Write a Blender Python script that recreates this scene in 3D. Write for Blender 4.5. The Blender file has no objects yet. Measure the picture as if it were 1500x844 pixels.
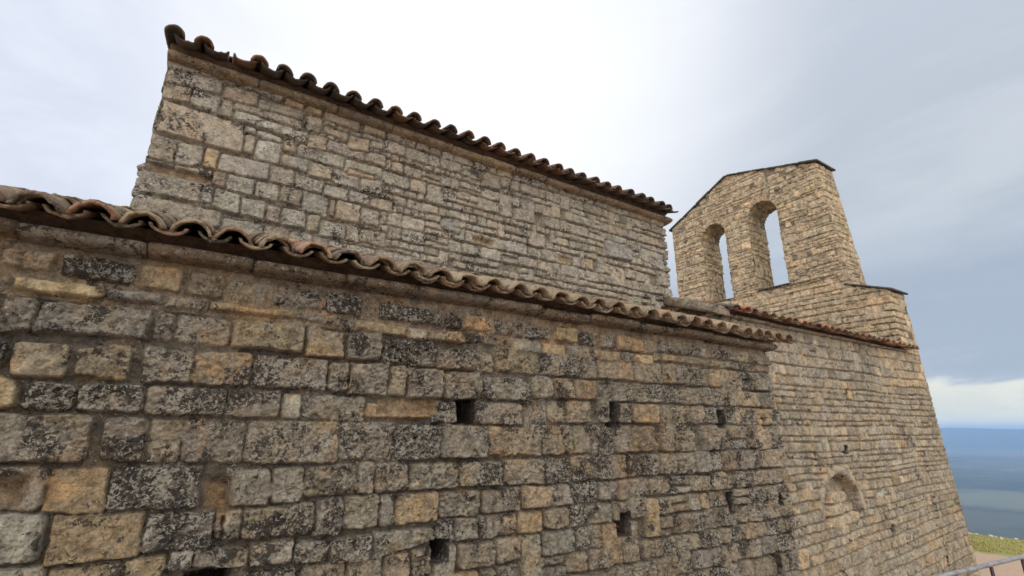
import bpy, math, random
import numpy as np

# Axes: x runs along the church (towards the bell gable), y runs into the church, z is up; the camera stands at the origin at eye height.
scene = bpy.context.scene
COL = scene.collection
R = math.radians

# ------------------------------------------------------------------ noise
def _hash(ix, iy, seed):
    h = (ix.astype(np.int64) * 374761393 + iy.astype(np.int64) * 668265263 + seed * 1442695041) & 0x7FFFFFFF
    h = ((h ^ (h >> 13)) * 1274126177) & 0x7FFFFFFF
    h = ((h ^ (h >> 16)) * 374761393) & 0x7FFFFFFF
    return ((h ^ (h >> 15)) & 0xFFFF) / 65535.0

def vnoise(x, y, seed=0):
    x0 = np.floor(x); y0 = np.floor(y)
    fx = x - x0; fy = y - y0
    fx = fx * fx * fx * (fx * (fx * 6 - 15) + 10); fy = fy * fy * fy * (fy * (fy * 6 - 15) + 10)
    ix = x0.astype(np.int64); iy = y0.astype(np.int64)
    a = _hash(ix, iy, seed); b = _hash(ix + 1, iy, seed); c = _hash(ix, iy + 1, seed); d = _hash(ix + 1, iy + 1, seed)
    return (a + (b - a) * fx) * (1 - fy) + (c + (d - c) * fx) * fy

def fbm(x, y, f, octs=4, seed=0, gain=0.5):
    s = 0; amp = 1; tot = 0
    for o in range(octs):
        s = s + amp * vnoise(x * f + 17.3 * o, y * f - 9.1 * o, seed + o * 7)
        tot += amp; amp *= gain; f *= 2.03
    return s / tot

def sstep(a, b, x):
    t = np.clip((x - a) / (b - a), 0, 1)
    return t * t * (3 - 2 * t)

# ------------------------------------------------------------------ mesh helpers
def mesh_from(name, verts, quads, mat=None, parent=None, smooth=True, cols=None, floats=None):
    me = bpy.data.meshes.new(name)
    verts = np.asarray(verts, dtype=np.float32); quads = np.asarray(quads, dtype=np.int32)
    nv, nq, k = len(verts), len(quads), quads.shape[1]
    me.vertices.add(nv); me.vertices.foreach_set('co', verts.ravel())
    me.loops.add(nq * k); me.loops.foreach_set('vertex_index', quads.ravel())
    me.polygons.add(nq)
    me.polygons.foreach_set('loop_start', np.arange(0, nq * k, k, dtype=np.int32))
    me.polygons.foreach_set('use_smooth', np.full(nq, smooth, dtype=bool))
    if cols is not None:
        at = me.color_attributes.new('Col', 'FLOAT_COLOR', 'POINT')
        c4 = np.ones((nv, 4), dtype=np.float32); c4[:, :3] = cols
        at.data.foreach_set('color', c4.ravel())
    if floats:
        for nme, arr in floats.items():
            at = me.attributes.new(nme, 'FLOAT', 'POINT')
            at.data.foreach_set('value', np.asarray(arr, dtype=np.float32).ravel())
    me.update(calc_edges=True); me.validate()
    o = bpy.data.objects.new(name, me); COL.objects.link(o)
    if mat: me.materials.append(mat)
    if parent: o.parent = parent
    return o

def grid_quads(nu, nv, mask=None, off=0):
    i, j = np.meshgrid(np.arange(nu - 1), np.arange(nv - 1), indexing='ij')
    a = i * nv + j
    q = np.stack([a, a + nv, a + nv + 1, a + 1], -1)
    q = q[mask] if mask is not None else q.reshape(-1, 4)
    return q.reshape(-1, 4) + off

def empty(name, loc):
    o = bpy.data.objects.new(name, None); COL.objects.link(o); o.location = loc
    o.empty_display_size = 0.3
    return o

class Acc:
    """collects pieces into one mesh"""
    def __init__(s): s.v = []; s.q = []; s.c = []; s.l = []; s.n = 0
    def add(s, v, q, col=(1, 1, 1), li=0.0):
        v = np.asarray(v, dtype=float).reshape(-1, 3)
        s.v.append(v); s.q.append(np.asarray(q, dtype=int).reshape(-1, 4) + s.n)
        c = np.broadcast_to(np.asarray(col, dtype=float), v.shape); s.c.append(np.array(c))
        s.l.append(np.broadcast_to(np.asarray(li, dtype=float), (len(v),)).copy()); s.n += len(v)
    def build(s, name, mat, parent=None, smooth=True):
        return mesh_from(name, np.concatenate(s.v), np.concatenate(s.q), mat, parent, smooth, np.concatenate(s.c), {'lichen': np.concatenate(s.l)})

# ------------------------------------------------------------------ materials
def new_mat(name):
    m = bpy.data.materials.new(name); m.use_nodes = True
    nt = m.node_tree; nt.nodes.clear()
    out = nt.nodes.new('ShaderNodeOutputMaterial'); b = nt.nodes.new('ShaderNodeBsdfPrincipled')
    nt.links.new(b.outputs[0], out.inputs[0])
    return m, nt, b

def nd(nt, t, **kw):
    n = nt.nodes.new(t)
    for k, v in kw.items():
        if k.startswith('i_'): n.inputs[int(k[2:])].default_value = v
        else: setattr(n, k, v)
    return n

def noise(nt, vec, scale, detail=4, rough=0.55, dist=0.0):
    n = nt.nodes.new('ShaderNodeTexNoise'); n.inputs['Scale'].default_value = scale
    n.inputs['Detail'].default_value = detail; n.inputs['Roughness'].default_value = rough; n.inputs['Distortion'].default_value = dist
    nt.links.new(vec, n.inputs['Vector']); return n.outputs['Fac']

def ramp(nt, fac, a, b, lo=0.0, hi=1.0):
    n = nt.nodes.new('ShaderNodeMapRange'); n.interpolation_type = 'SMOOTHSTEP'
    n.inputs['From Min'].default_value = a; n.inputs['From Max'].default_value = b
    n.inputs['To Min'].default_value = lo; n.inputs['To Max'].default_value = hi
    nt.links.new(fac, n.inputs['Value']); return n.outputs['Result']

def mth(nt, op, a, b=None):
    n = nt.nodes.new('ShaderNodeMath'); n.operation = op
    for i, x in enumerate((a, b)):
        if x is None: continue
        if isinstance(x, (int, float)): n.inputs[i].default_value = x
        else: nt.links.new(x, n.inputs[i])
    return n.outputs[0]

def mix(nt, fac, a, b, mode='MIX'):
    n = nt.nodes.new('ShaderNodeMix'); n.data_type = 'RGBA'; n.blend_type = mode
    if isinstance(fac, (int, float)): n.inputs[0].default_value = fac
    else: nt.links.new(fac, n.inputs[0])
    for i, x in ((6, a), (7, b)):
        if isinstance(x, tuple): n.inputs[i].default_value = (*x, 1) if len(x) == 3 else x
        else: nt.links.new(x, n.inputs[i])
    return n.outputs[2]

def stone_material(name, fine=1.0, dark=1.0, bump=0.006, pale=1.0, tint=0.7):
    m, nt, b = new_mat(name)
    tc = nt.nodes.new('ShaderNodeTexCoord').outputs['Object']
    col = nd(nt, 'ShaderNodeAttribute', attribute_name='Col').outputs['Color']
    li = nd(nt, 'ShaderNodeAttribute', attribute_name='lichen').outputs['Fac']
    n_big = noise(nt, tc, 4.2 * fine, 6, 0.62, 0.5)
    n_mid = noise(nt, tc, 17 * fine, 7, 0.68, 0.3)
    n_fin = noise(nt, tc, 85 * fine, 5, 0.7)
    n_crs = noise(nt, tc, 38 * fine, 6, 0.68, 0.9)
    # tonal mottling of the stone itself
    v = mth(nt, 'ADD', ramp(nt, n_mid, 0.30, 0.70, 0.52, 1.42), ramp(nt, n_fin, 0.35, 0.65, -0.22, 0.22))
    vv = nt.nodes.new('ShaderNodeCombineColor')
    for i in range(3): nt.links.new(v, vv.inputs[i])
    c = mix(nt, 1.0, col, vv.outputs[0], 'MULTIPLY')
    c = mix(nt, ramp(nt, n_big, 0.50, 0.62, 0, tint), c, mix(nt, 1.0, c, (1.28, 1.06, 0.82), 'MULTIPLY'))
    # grey weathering film
    g = mth(nt, 'MULTIPLY', ramp(nt, noise(nt, tc, 7 * fine, 6, 0.68, 0.7), 0.44, 0.56), mth(nt, 'MULTIPLY', li, 0.70))
    c = mix(nt, g, c, (0.32, 0.285, 0.24))
    # black crust lichen
    k = mth(nt, 'ADD', mth(nt, 'MULTIPLY', li, 0.24 * dark), mth(nt, 'ADD', mth(nt, 'MULTIPLY', noise(nt, tc, 5.5 * fine, 5, 0.6, 0.8), 0.90), mth(nt, 'MULTIPLY', n_crs, 0.62)))
    c = mix(nt, ramp(nt, k, 0.89, 0.97, 0, 0.9), c, (0.042, 0.037, 0.034))
    # pale lichen specks
    s = mth(nt, 'ADD', mth(nt, 'MULTIPLY', li, 0.14), mth(nt, 'ADD', mth(nt, 'MULTIPLY', noise(nt, tc, 52 * fine, 4, 0.6, 1.0), 0.8), mth(nt, 'MULTIPLY', noise(nt, tc, 6 * fine, 3), 0.30)))
    c = mix(nt, ramp(nt, s, 0.655, 0.72, 0, 0.85 * pale), c, (0.47, 0.44, 0.375))
    nt.links.new(c, b.inputs['Base Color'])
    b.inputs['Roughness'].default_value = 0.92
    b.inputs['Specular IOR Level'].default_value = 0.25
    hgt = mth(nt, 'ADD', mth(nt, 'MULTIPLY', n_crs, 1.3), mth(nt, 'MULTIPLY', n_fin, 0.5))
    hgt = mth(nt, 'ADD', hgt, mth(nt, 'MULTIPLY', n_mid, 0.9))
    bp = nt.nodes.new('ShaderNodeBump'); bp.inputs['Strength'].default_value = 1.0; bp.inputs['Distance'].default_value = bump * 3.6
    nt.links.new(hgt, bp.inputs['Height']); nt.links.new(bp.outputs[0], b.inputs['Normal'])
    return m

M_NEAR = stone_material('weathered_sandstone', 1.0, 1.0, 0.0085)
M_NAVE = stone_material('pale_sandstone', 0.8, 0.55, 0.005, 1.0, 0.25)
M_CHAP = stone_material('small_coursed_stone', 0.6, 0.45, 0.005, 0.8, 0.3)
M_GABLE = stone_material('warm_rubble_stone', 0.6, 0.0, 0.006, 0.3, 0.2)

def tile_material(name, red, lich):
    m, nt, b = new_mat(name)
    tc = nt.nodes.new('ShaderNodeTexCoord').outputs['Object']
    col = nd(nt, 'ShaderNodeAttribute', attribute_name='Col').outputs['Color']
    li = nd(nt, 'ShaderNodeAttribute', attribute_name='lichen').outputs['Fac']
    n1 = noise(nt, tc, 14, 6, 0.65, 0.5); n2 = noise(nt, tc, 60, 5, 0.7)
    c = mix(nt, ramp(nt, n1, 0.3, 0.7), mix(nt, 1.0, col, (0.6, 0.55, 0.5), 'MULTIPLY'), mix(nt, 1.0, col, (1.25, 1.15, 1.0), 'MULTIPLY'))
    k = mth(nt, 'ADD', mth(nt, 'MULTIPLY', li, 0.3), mth(nt, 'ADD', mth(nt, 'MULTIPLY', n1, 0.3), mth(nt, 'MULTIPLY', n2, 0.6)))
    c = mix(nt, ramp(nt, k, 0.62, 0.78, 0, lich), c, (0.27, 0.245, 0.17))
    c = mix(nt, ramp(nt, noise(nt, tc, 32, 4, 0.6, 1.0), 0.55, 0.66, 0, 0.75), c, (0.05, 0.042, 0.036))
    nt.links.new(c, b.inputs['Base Color'])
    b.inputs['Roughness'].default_value = 0.8
    bp = nt.nodes.new('ShaderNodeBump'); bp.inputs['Distance'].default_value = 0.008; bp.inputs['Strength'].default_value = 0.9
    nt.links.new(mth(nt, 'ADD', n2, n1), bp.inputs['Height']); nt.links.new(bp.outputs[0], b.inputs['Normal'])
    return m
M_TILE = tile_material('weathered_clay_tile', 1.0, 0.85)
M_TILE_D = tile_material('dark_clay_tile', 1.0, 0.25)
M_TILE_R = tile_material('red_clay_tile', 1.0, 0.35)

# ------------------------------------------------------------------ masonry raster
PAL = {'oc': ((.385, .295, .195), .14), 'ye': ((.51, .42, .28), .05), 'ta': ((.335, .28, .215), .38), 'br': ((.24, .19, .145), .42),
       'gb': ((.27, .237, .197), .56), 'gr': ((.30, .277, .243), .50), 'dk': ((.18, .157, .138), .84), 'bg': ((.265, .258, .243), .34),
       'lg': ((.41, .39, .345), .32), 'ol': ((.28, .243, .18), .45), 'or': ((.38, .275, .18), .12)}

AISLE_STONES = [(-0.813,0.714,0.796,-0.636,0.717,0.815,'ta'),(-0.601,0.706,0.809,-0.327,0.704,0.812,'dk'),(-0.301,0.694,0.813,-0.119,0.686,0.828,'oc'),
(-0.097,0.685,0.817,0.076,0.684,0.821,'br'),(0.102,0.696,0.806,0.284,0.678,0.809,'gb'),(0.315,0.690,0.810,0.572,0.692,0.813,'gr'),
(0.612,0.685,0.811,0.830,0.687,0.823,'dk'),(0.941,0.688,0.794,1.375,0.684,0.788,'dk'),(1.406,0.678,0.792,1.538,0.668,0.785,'dk'),
(1.554,0.680,0.787,1.777,0.684,0.790,'oc'),(1.806,0.677,0.783,2.047,0.671,0.776,'gb'),(2.078,0.674,0.769,2.312,0.681,0.768,'dk'),
(2.360,0.675,0.785,2.570,0.673,0.797,'oc'),(2.591,0.669,0.788,2.800,0.671,0.788,'br'),(2.815,0.667,0.777,3.003,0.666,0.785,'gb'),
(3.027,0.657,0.788,3.329,0.664,0.782,'or'),(3.346,0.653,0.784,3.516,0.655,0.781,'ta'),(-0.788,0.603,0.677,-0.758,0.614,0.676,'gr'),
(-0.745,0.613,0.678,-0.422,0.611,0.672,'ye'),(-0.410,0.620,0.674,-0.189,0.616,0.673,'bg'),(-0.174,0.608,0.668,0.013,0.610,0.666,'ta'),
(0.024,0.619,0.667,0.444,0.622,0.662,'oc'),(0.451,0.623,0.663,0.663,0.611,0.657,'gb'),(0.679,0.609,0.663,0.790,0.604,0.655,'bg'),
(0.803,0.597,0.661,1.127,0.588,0.650,'oc'),(1.141,0.571,0.652,1.270,0.575,0.657,'lg'),(1.295,0.577,0.651,1.557,0.579,0.655,'ta'),
(1.568,0.589,0.652,1.919,0.587,0.648,'br'),(1.949,0.559,0.656,2.204,0.555,0.650,'bg'),(2.230,0.568,0.647,2.459,0.570,0.652,'oc'),
(2.486,0.567,0.655,2.702,0.562,0.652,'bg'),(2.724,0.575,0.642,2.807,0.570,0.644,'or'),(2.829,0.554,0.646,3.049,0.553,0.642,'oc'),
(3.090,0.562,0.651,3.223,0.560,0.650,'dk'),(3.248,0.568,0.646,3.457,0.558,0.645,'ye'),(-0.759,0.409,0.591,-0.649,0.439,0.585,'gr'),
(-0.641,0.431,0.583,-0.224,0.434,0.588,'bg'),(-0.196,0.437,0.588,-0.121,0.437,0.576,'gr'),(-0.112,0.431,0.581,0.134,0.428,0.575,'gb'),
(0.147,0.426,0.584,0.511,0.422,0.596,'ol'),(0.527,0.412,0.586,0.741,0.416,0.573,'ta'),(0.758,0.409,0.574,0.972,0.421,0.589,'gr'),
(0.987,0.388,0.564,1.351,0.400,0.573,'dk'),(1.362,0.392,0.537,1.647,0.396,0.538,'gb'),(1.653,0.387,0.539,1.786,0.385,0.526,'ta'),
(-0.783,0.252,0.376,-0.709,0.272,0.384,'dk'),(-0.683,0.226,0.383,-0.491,0.228,0.386,'ta'),(-0.463,0.245,0.376,-0.266,0.227,0.400,'ta'),
(-0.215,0.217,0.415,-0.009,0.227,0.378,'gb'),(-0.001,0.224,0.393,0.261,0.222,0.407,'ta'),(0.274,0.226,0.401,0.657,0.216,0.405,'dk'),
(0.669,0.217,0.393,0.787,0.210,0.394,'gr'),(0.796,0.202,0.395,1.026,0.198,0.407,'gr'),(1.040,0.207,0.391,1.152,0.203,0.399,'ta'),
(1.166,0.195,0.387,1.409,0.198,0.394,'gb'),(1.424,0.194,0.382,1.694,0.198,0.389,'gb'),(1.711,0.204,0.357,2.098,0.206,0.364,'gr'),
(-0.750,0.083,0.247,-0.637,0.097,0.201,'ye'),(-0.611,0.086,0.211,-0.441,0.080,0.211,'dk'),(-0.429,0.081,0.205,-0.184,0.079,0.224,'dk'),
(-0.172,0.070,0.214,0.164,0.068,0.206,'gb'),(0.171,0.065,0.199,0.426,0.061,0.210,'gb'),(0.436,0.064,0.199,0.535,0.058,0.199,'lg'),
(0.547,0.055,0.192,0.897,0.047,0.197,'gr'),(0.909,0.074,0.158,1.315,0.071,0.161,'oc'),(1.335,0.042,0.183,1.516,0.043,0.184,'gr'),
(1.655,0.040,0.188,2.030,0.028,0.190,'gb'),(-0.709,-0.125,0.072,-0.353,-0.148,0.069,'gb'),(-0.306,-0.126,0.061,-0.145,-0.155,0.057,'gb'),
(-0.137,-0.149,0.057,0.001,-0.163,0.049,'ta'),(0.006,-0.157,0.059,0.279,-0.166,0.048,'gb'),(0.289,-0.170,0.052,0.767,-0.186,0.046,'ta'),
(0.778,-0.164,0.046,1.096,-0.178,0.048,'gr'),(1.109,-0.178,0.036,1.410,-0.179,0.034,'dk'),(1.419,-0.176,0.038,1.744,-0.185,0.027,'bg'),
(1.755,-0.168,0.027,2.184,-0.170,0.019,'ta'),(-0.666,-0.316,-0.136,-0.463,-0.337,-0.154,'gb'),(-0.460,-0.345,-0.154,-0.251,-0.365,-0.168,'oc'),
(-0.245,-0.355,-0.162,0.116,-0.365,-0.169,'dk'),(0.242,-0.371,-0.190,0.435,-0.383,-0.198,'gr'),(0.440,-0.376,-0.188,0.600,-0.375,-0.197,'gr'),
(0.606,-0.361,-0.198,0.886,-0.352,-0.190,'gb'),(0.894,-0.349,-0.182,0.985,-0.351,-0.182,'gr'),(0.994,-0.351,-0.190,1.201,-0.356,-0.197,'gb'),
(1.210,-0.357,-0.193,1.535,-0.364,-0.204,'gr'),(1.549,-0.357,-0.196,1.860,-0.362,-0.206,'ol'),(-0.623,-0.526,-0.326,-0.437,-0.544,-0.352,'lg'),
(-0.414,-0.563,-0.357,-0.089,-0.556,-0.370,'oc'),(-0.081,-0.548,-0.383,0.200,-0.552,-0.372,'dk'),(0.204,-0.519,-0.382,0.237,-0.522,-0.385,'br'),
(0.243,-0.532,-0.385,0.315,-0.534,-0.385,'gr'),(0.325,-0.541,-0.389,0.668,-0.538,-0.378,'ol'),(0.679,-0.553,-0.372,0.820,-0.561,-0.361,'gr'),
(0.826,-0.537,-0.361,1.028,-0.543,-0.352,'gb'),(1.036,-0.544,-0.360,1.127,-0.541,-0.359,'gr'),(1.135,-0.542,-0.367,1.394,-0.543,-0.368,'oc'),
(1.403,-0.525,-0.376,1.704,-0.539,-0.378,'gr'),(-0.584,-0.675,-0.536,-0.397,-0.706,-0.556,'lg'),(-0.389,-0.682,-0.572,-0.127,-0.724,-0.564,'oc'),
(-0.126,-0.657,-0.559,0.028,-0.659,-0.564,'oc'),(0.032,-0.626,-0.551,0.129,-0.633,-0.547,'lg'),(0.135,-0.631,-0.548,0.370,-0.659,-0.575,'gr'),
(0.378,-0.657,-0.561,0.582,-0.662,-0.551,'lg'),(0.590,-0.676,-0.558,0.756,-0.690,-0.569,'gb'),(0.764,-0.691,-0.577,0.999,-0.708,-0.567,'gb'),
(1.011,-0.709,-0.561,1.379,-0.644,-0.575,'gr')]
NAVE_STONES = [(-0.571,2.919,3.058,-0.058,2.967,3.122,'gb'),(-0.057,2.967,3.115,0.314,2.929,3.101,'dk'),(0.335,2.892,3.035,0.499,2.883,3.065,'oc'),
(0.515,2.914,3.024,0.670,2.929,3.048,'oc'),(0.687,2.898,3.066,1.035,2.892,3.086,'ta'),(-0.559,2.781,2.914,-0.169,2.819,2.962,'gb'),
(-0.150,2.784,2.918,0.117,2.804,2.942,'ta'),(0.131,2.746,2.900,0.511,2.822,2.919,'gb'),(-0.563,2.621,2.770,-0.371,2.652,2.793,'ta'),
(-0.365,2.645,2.782,-0.156,2.627,2.791,'gr'),(-0.147,2.630,2.777,-0.051,2.632,2.782,'gb'),(-0.032,2.621,2.713,0.565,2.598,2.715,'lg'),
(-0.049,2.718,2.785,0.508,2.716,2.805,'gb'),(0.548,2.740,2.895,0.680,2.751,2.908,'ta'),(-0.543,2.319,2.617,0.071,2.320,2.598,'ta'),
(0.158,2.534,2.584,0.355,2.533,2.585,'lg'),(0.062,2.534,2.590,0.143,2.539,2.596,'lg'),(0.073,2.335,2.515,0.147,2.336,2.524,'ta'),
(0.164,2.315,2.496,0.366,2.312,2.521,'lg'),(0.383,2.456,2.575,0.484,2.465,2.583,'ta'),(0.501,2.442,2.570,0.926,2.445,2.597,'gr'),
(0.583,2.567,2.702,0.752,2.588,2.719,'ta'),(0.705,2.770,2.832,0.935,2.738,2.831,'ta'),(0.760,2.583,2.692,1.115,2.588,2.720,'gr'),
(-0.564,2.082,2.287,-0.388,2.078,2.281,'gb'),(-0.385,2.078,2.276,-0.199,2.093,2.283,'gr'),(-0.193,2.101,2.286,-0.094,2.109,2.287,'oc'),
(-0.086,2.109,2.280,0.299,2.126,2.300,'gr'),(0.378,2.314,2.421,0.606,2.305,2.436,'gr'),(0.624,2.265,2.430,0.830,2.283,2.428,'ta'),
(0.840,2.268,2.420,1.091,2.257,2.424,'gr'),(0.939,2.419,2.564,1.302,2.434,2.559,'gr'),(0.309,2.106,2.286,0.507,2.112,2.286,'gb'),
(0.514,2.120,2.264,0.762,2.131,2.259,'gb'),(-0.576,1.780,1.965,-0.168,1.775,1.973,'gb'),(-0.161,1.797,1.945,-0.083,1.787,1.952,'gr'),
(-0.002,1.950,2.105,0.207,1.944,2.102,'gr'),(0.215,1.946,2.098,0.405,1.949,2.111,'gr'),(0.411,1.950,2.106,0.591,1.947,2.113,'gb'),
(0.603,1.900,2.106,0.829,1.888,2.099,'gr'),(0.839,1.925,2.095,0.886,1.913,2.098,'br'),(0.896,1.905,2.100,1.130,1.908,2.102,'ta'),
(0.771,2.109,2.226,0.991,2.105,2.239,'gr'),(1.004,2.115,2.229,1.207,2.107,2.227,'gr'),(1.138,1.910,2.075,1.313,1.915,2.077,'gr'),
(-0.076,1.765,1.947,0.122,1.746,1.930,'gr'),(0.128,1.748,1.916,0.314,1.746,1.919,'gr'),(0.320,1.763,1.904,0.445,1.729,1.904,'gb'),
(0.453,1.731,1.906,0.649,1.737,1.900,'gr'),(0.659,1.729,1.892,0.762,1.736,1.901,'ta'),(0.774,1.705,1.870,1.010,1.723,1.876,'gr'),
(1.020,1.725,1.868,1.139,1.716,1.871,'gb'),(1.148,1.736,1.863,1.390,1.717,1.876,'gb'),(-0.572,1.579,1.757,-0.005,1.592,1.740,'gb'),
(0.008,1.564,1.697,0.319,1.556,1.710,'gr'),(0.326,1.558,1.712,0.530,1.561,1.712,'gb'),(0.538,1.549,1.697,0.722,1.568,1.707,'gr'),
(0.732,1.554,1.699,0.873,1.543,1.690,'gb'),(0.879,1.544,1.685,1.296,1.540,1.677,'gr'),(1.302,1.541,1.685,1.703,1.544,1.680,'gr'),
(1.101,2.260,2.420,1.314,2.259,2.423,'gr'),(1.217,2.110,2.218,1.433,2.103,2.221,'ta'),(0.974,2.399,2.457,1.237,2.418,2.451,'ta'),
(1.126,2.591,2.704,1.327,2.578,2.712,'gb'),(0.948,2.678,2.824,1.151,2.696,2.838,'ta'),(-0.561,1.408,1.563,0.009,1.415,1.566,'gb'),
(1.985,2.060,2.185,2.196,2.038,2.205,'bg'),(4.362,2.212,2.439,4.849,2.228,2.443,'bg'),(5.043,2.296,2.473,5.518,2.198,2.446,'gr')]
HAZE = 1.9e-4
BACK = 17.0  # strength of the added bright sky behind the camera
EXPO = 0.65
class Wall:
    def __init__(s, u0, u1, z0, z1, res, seed, mortar=(.30, .245, .18), joint=0.028, warp=0.010, wob=0.02, edge=0.03, prot=(.0, .02), rough=0.012, mrough=0.006, gain=(1, 1, 1), blend=.35, zp=.05):
        s.u0, s.z0, s.res, s.seed = u0, z0, res, seed
        s.u = np.arange(u0, u1 + res, res); s.z = np.arange(z0, z1 + res, res)
        s.U, s.Z = np.meshgrid(s.u, s.z, indexing='ij')
        U, Z = s.U, s.Z
        s.H = -joint + mrough * (fbm(U, Z, 30, 4, seed + 3) - .5) * 2
        s.C = np.empty(U.shape + (3,)); s.C[:] = mortar
        s.L = np.full(U.shape, 0.12); s.Rg = np.full(U.shape, 0.0)
        s.UW = U + warp * 2 * (fbm(U, Z, 9, 3, seed + 11) - .5)
        s.ZW = Z + warp * 2 * (fbm(U, Z, 9, 3, seed + 23) - .5) + wob * 2 * (fbm(U, Z, 1.3, 2, seed + 31) - .5)
        s.en = fbm(U, Z, 28, 3, seed + 41) - .5
        s.gain = gain; s.blend = blend; s.zp = zp; s.rng = np.random.RandomState(seed); s.edge, s.prot, s.rough, s.joint = edge, prot, rough, joint
    def stone(s, ul, bl, tl, ur, br, tr, code=None, col=None, li=None, inset=0.004, prot=None, rough=None, jit=.12, rad=None, clear=False, iz=None):
        r = s.rng; pad = .03
        i0 = max(0, int((ul - pad - s.u0) / s.res)); i1 = min(len(s.u), int((ur + pad - s.u0) / s.res) + 2)
        j0 = max(0, int((min(bl, br) - pad - s.zp - s.z0) / s.res)); j1 = min(len(s.z), int((max(tl, tr) + pad + s.zp - s.z0) / s.res) + 2)
        if i1 - i0 < 2 or j1 - j0 < 2: return
        sl = (slice(i0, i1), slice(j0, j1))
        u, z = s.UW[sl], s.ZW[sl]
        k = np.clip((u - ul) / (ur - ul), 0, 1)
        top = tl + (tr - tl) * k; bot = bl + (br - bl) * k
        hw = (ur - ul) / 2 - inset; hh = (top - bot) / 2 - (inset if iz is None else iz)
        rd = rad if rad is not None else min(r.uniform(.008, .035), .45 * min(hw, float(hh.min())))
        qx = np.abs(u - (ul + ur) / 2) - hw + rd; qz = np.abs(z - (top + bot) / 2) - hh + rd
        d = np.hypot(np.maximum(qx, 0), np.maximum(qz, 0)) + np.minimum(np.maximum(qx, qz), 0) - rd + s.en[sl] * .013
        if clear:
            cm = d < .012; s.H[sl] = np.where(cm, -s.joint, s.H[sl])
            s.Rg[sl] = np.where(cm, 0, s.Rg[sl])
        t = np.clip(-d / s.edge, 0, 1); t = 1 - (1 - t) ** 2.4
        p = r.uniform(*s.prot) if prot is None else prot
        tu, tz = r.normal(0, .03), r.normal(-.05, .05)
        h = p + tu * (u - (ul + ur) / 2) + tz * (z - (top + bot) / 2)
        H = s.H[sl]; hn = H * (1 - t) + h * t
        m = t > .02
        H[m] = np.maximum(H, hn)[m] if p > -.02 else hn[m]
        if code is not None: col, li = PAL[code]; bl = 0 if clear else s.blend; col = tuple((v * (1 - bl) + w_ * bl) * g_ for v, w_, g_ in zip(col, (.298, .260, .208), s.gain))
        c = np.array(col) * (1 + r.normal(0, jit)) * (1 + r.normal(0, .013, 3))
        mm = np.clip(t * 3.5, 0, 1)[..., None]
        s.C[sl] = s.C[sl] * (1 - mm) + np.clip(c, .02, .9) * mm
        mm = mm[..., 0]
        s.L[sl] = s.L[sl] * (1 - mm) + np.clip(li + r.normal(0, .12), 0, 1) * mm
        rg = (s.rough if rough is None else rough) * r.uniform(.6, 1.5) * (.5 + li)
        s.Rg[sl] = np.maximum(s.Rg[sl] * (1 - mm), rg * mm)
    def courses(s, zb, u0s, u1, wr, pal, jit=.12, inset=.004, tall=.08, split=.1, iz=None):
        """zb: course lines from the top down; u0s: start of each course; pal: list of (code, weight)"""
        r = s.rng; codes = [c for c, w in pal]; pw = np.array([w for c, w in pal], float); pw /= pw.sum()
        skip = {}
        for k in range(len(zb) - 1):
            top, bot = zb[k], zb[k + 1]; u = u0s[k] if hasattr(u0s, '__len__') else u0s
            first = not hasattr(u0s, '__len__')
            if first: u = u - r.uniform(0, wr[0])
            while u < u1:
                hh = top - bot
                w = min(max(hh, .07), .2) * math.exp(r.uniform(math.log(wr[0]), math.log(wr[1])))
                if u + w > u1 - .05: w = u1 - u + .001
                code = codes[r.choice(len(codes), p=pw)]
                jb = r.normal(0, .004, 4)
                blocked = any(a < u + w * .5 < b for a, b in skip.get(k, []))
                if not blocked:
                    b2 = bot
                    if r.rand() < tall and k + 2 < len(zb) and w < .35:
                        b2 = zb[k + 2]; skip.setdefault(k + 1, []).append((u, u + w))
                    if r.rand() < split and hh > .13 and w > .16:
                        mid = bot + hh * r.uniform(.35, .65)
                        s.stone(u, bot, mid, u + w, bot, mid + jb[0], code, jit=jit, inset=inset, iz=iz)
                        code = codes[r.choice(len(codes), p=pw)]
                        s.stone(u, mid, top, u + w, mid + jb[0], top, code, jit=jit, inset=inset, iz=iz)
                    else:
                        s.stone(u, b2 + jb[0], top + jb[1], u + w, b2 + jb[2], top + jb[3], code, jit=jit, inset=inset, iz=iz)
                u += w
    def hole(s, ua, ub, za, zb, depth, col=None, soft=.006, base=None, grow=.0):
        k = .004
        d = np.maximum(np.maximum(ua - s.UW, s.UW - ub), np.maximum(za - s.ZW, s.ZW - zb)) + s.en * .012
        t = 1 - sstep(-soft, soft, d)
        s.H = s.H * (1 - t) + (-depth) * t
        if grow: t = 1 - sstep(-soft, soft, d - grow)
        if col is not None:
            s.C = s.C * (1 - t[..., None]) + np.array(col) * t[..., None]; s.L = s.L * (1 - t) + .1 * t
        s.Rg = s.Rg * (1 - t)
    def finish(s, erode=1.0):
        U, Z = s.U, s.Z
        a = fbm(U, Z * 1.5, 13, 4, s.seed + 51) - .5          # lumps
        b = 1 - np.abs(fbm(U, Z * 1.6, 26, 4, s.seed + 61, .6) * 2 - 1)  # ridged flakes
        f = fbm(U, Z, 75, 3, s.seed + 71, .6)
        pit = sstep(.56, .70, f) * sstep(.35, .6, fbm(U, Z, 5, 3, s.seed + 81))
        c = fbm(U * .8, Z, 42, 3, s.seed + 101, .6) - .5
        s.H = s.H + s.Rg * (1.2 * a + .8 * (b - .8) + 1.3 * c + .7 * (f - .5) - 1.0 * pit) 
        # eroded zones where the joints are filled and the blocks run together
        e = sstep(.55, .72, fbm(U, Z, 1.1, 3, s.seed + 91)) * erode
        s.H = s.H * (1 - .35 * e) - .004 * e
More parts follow.
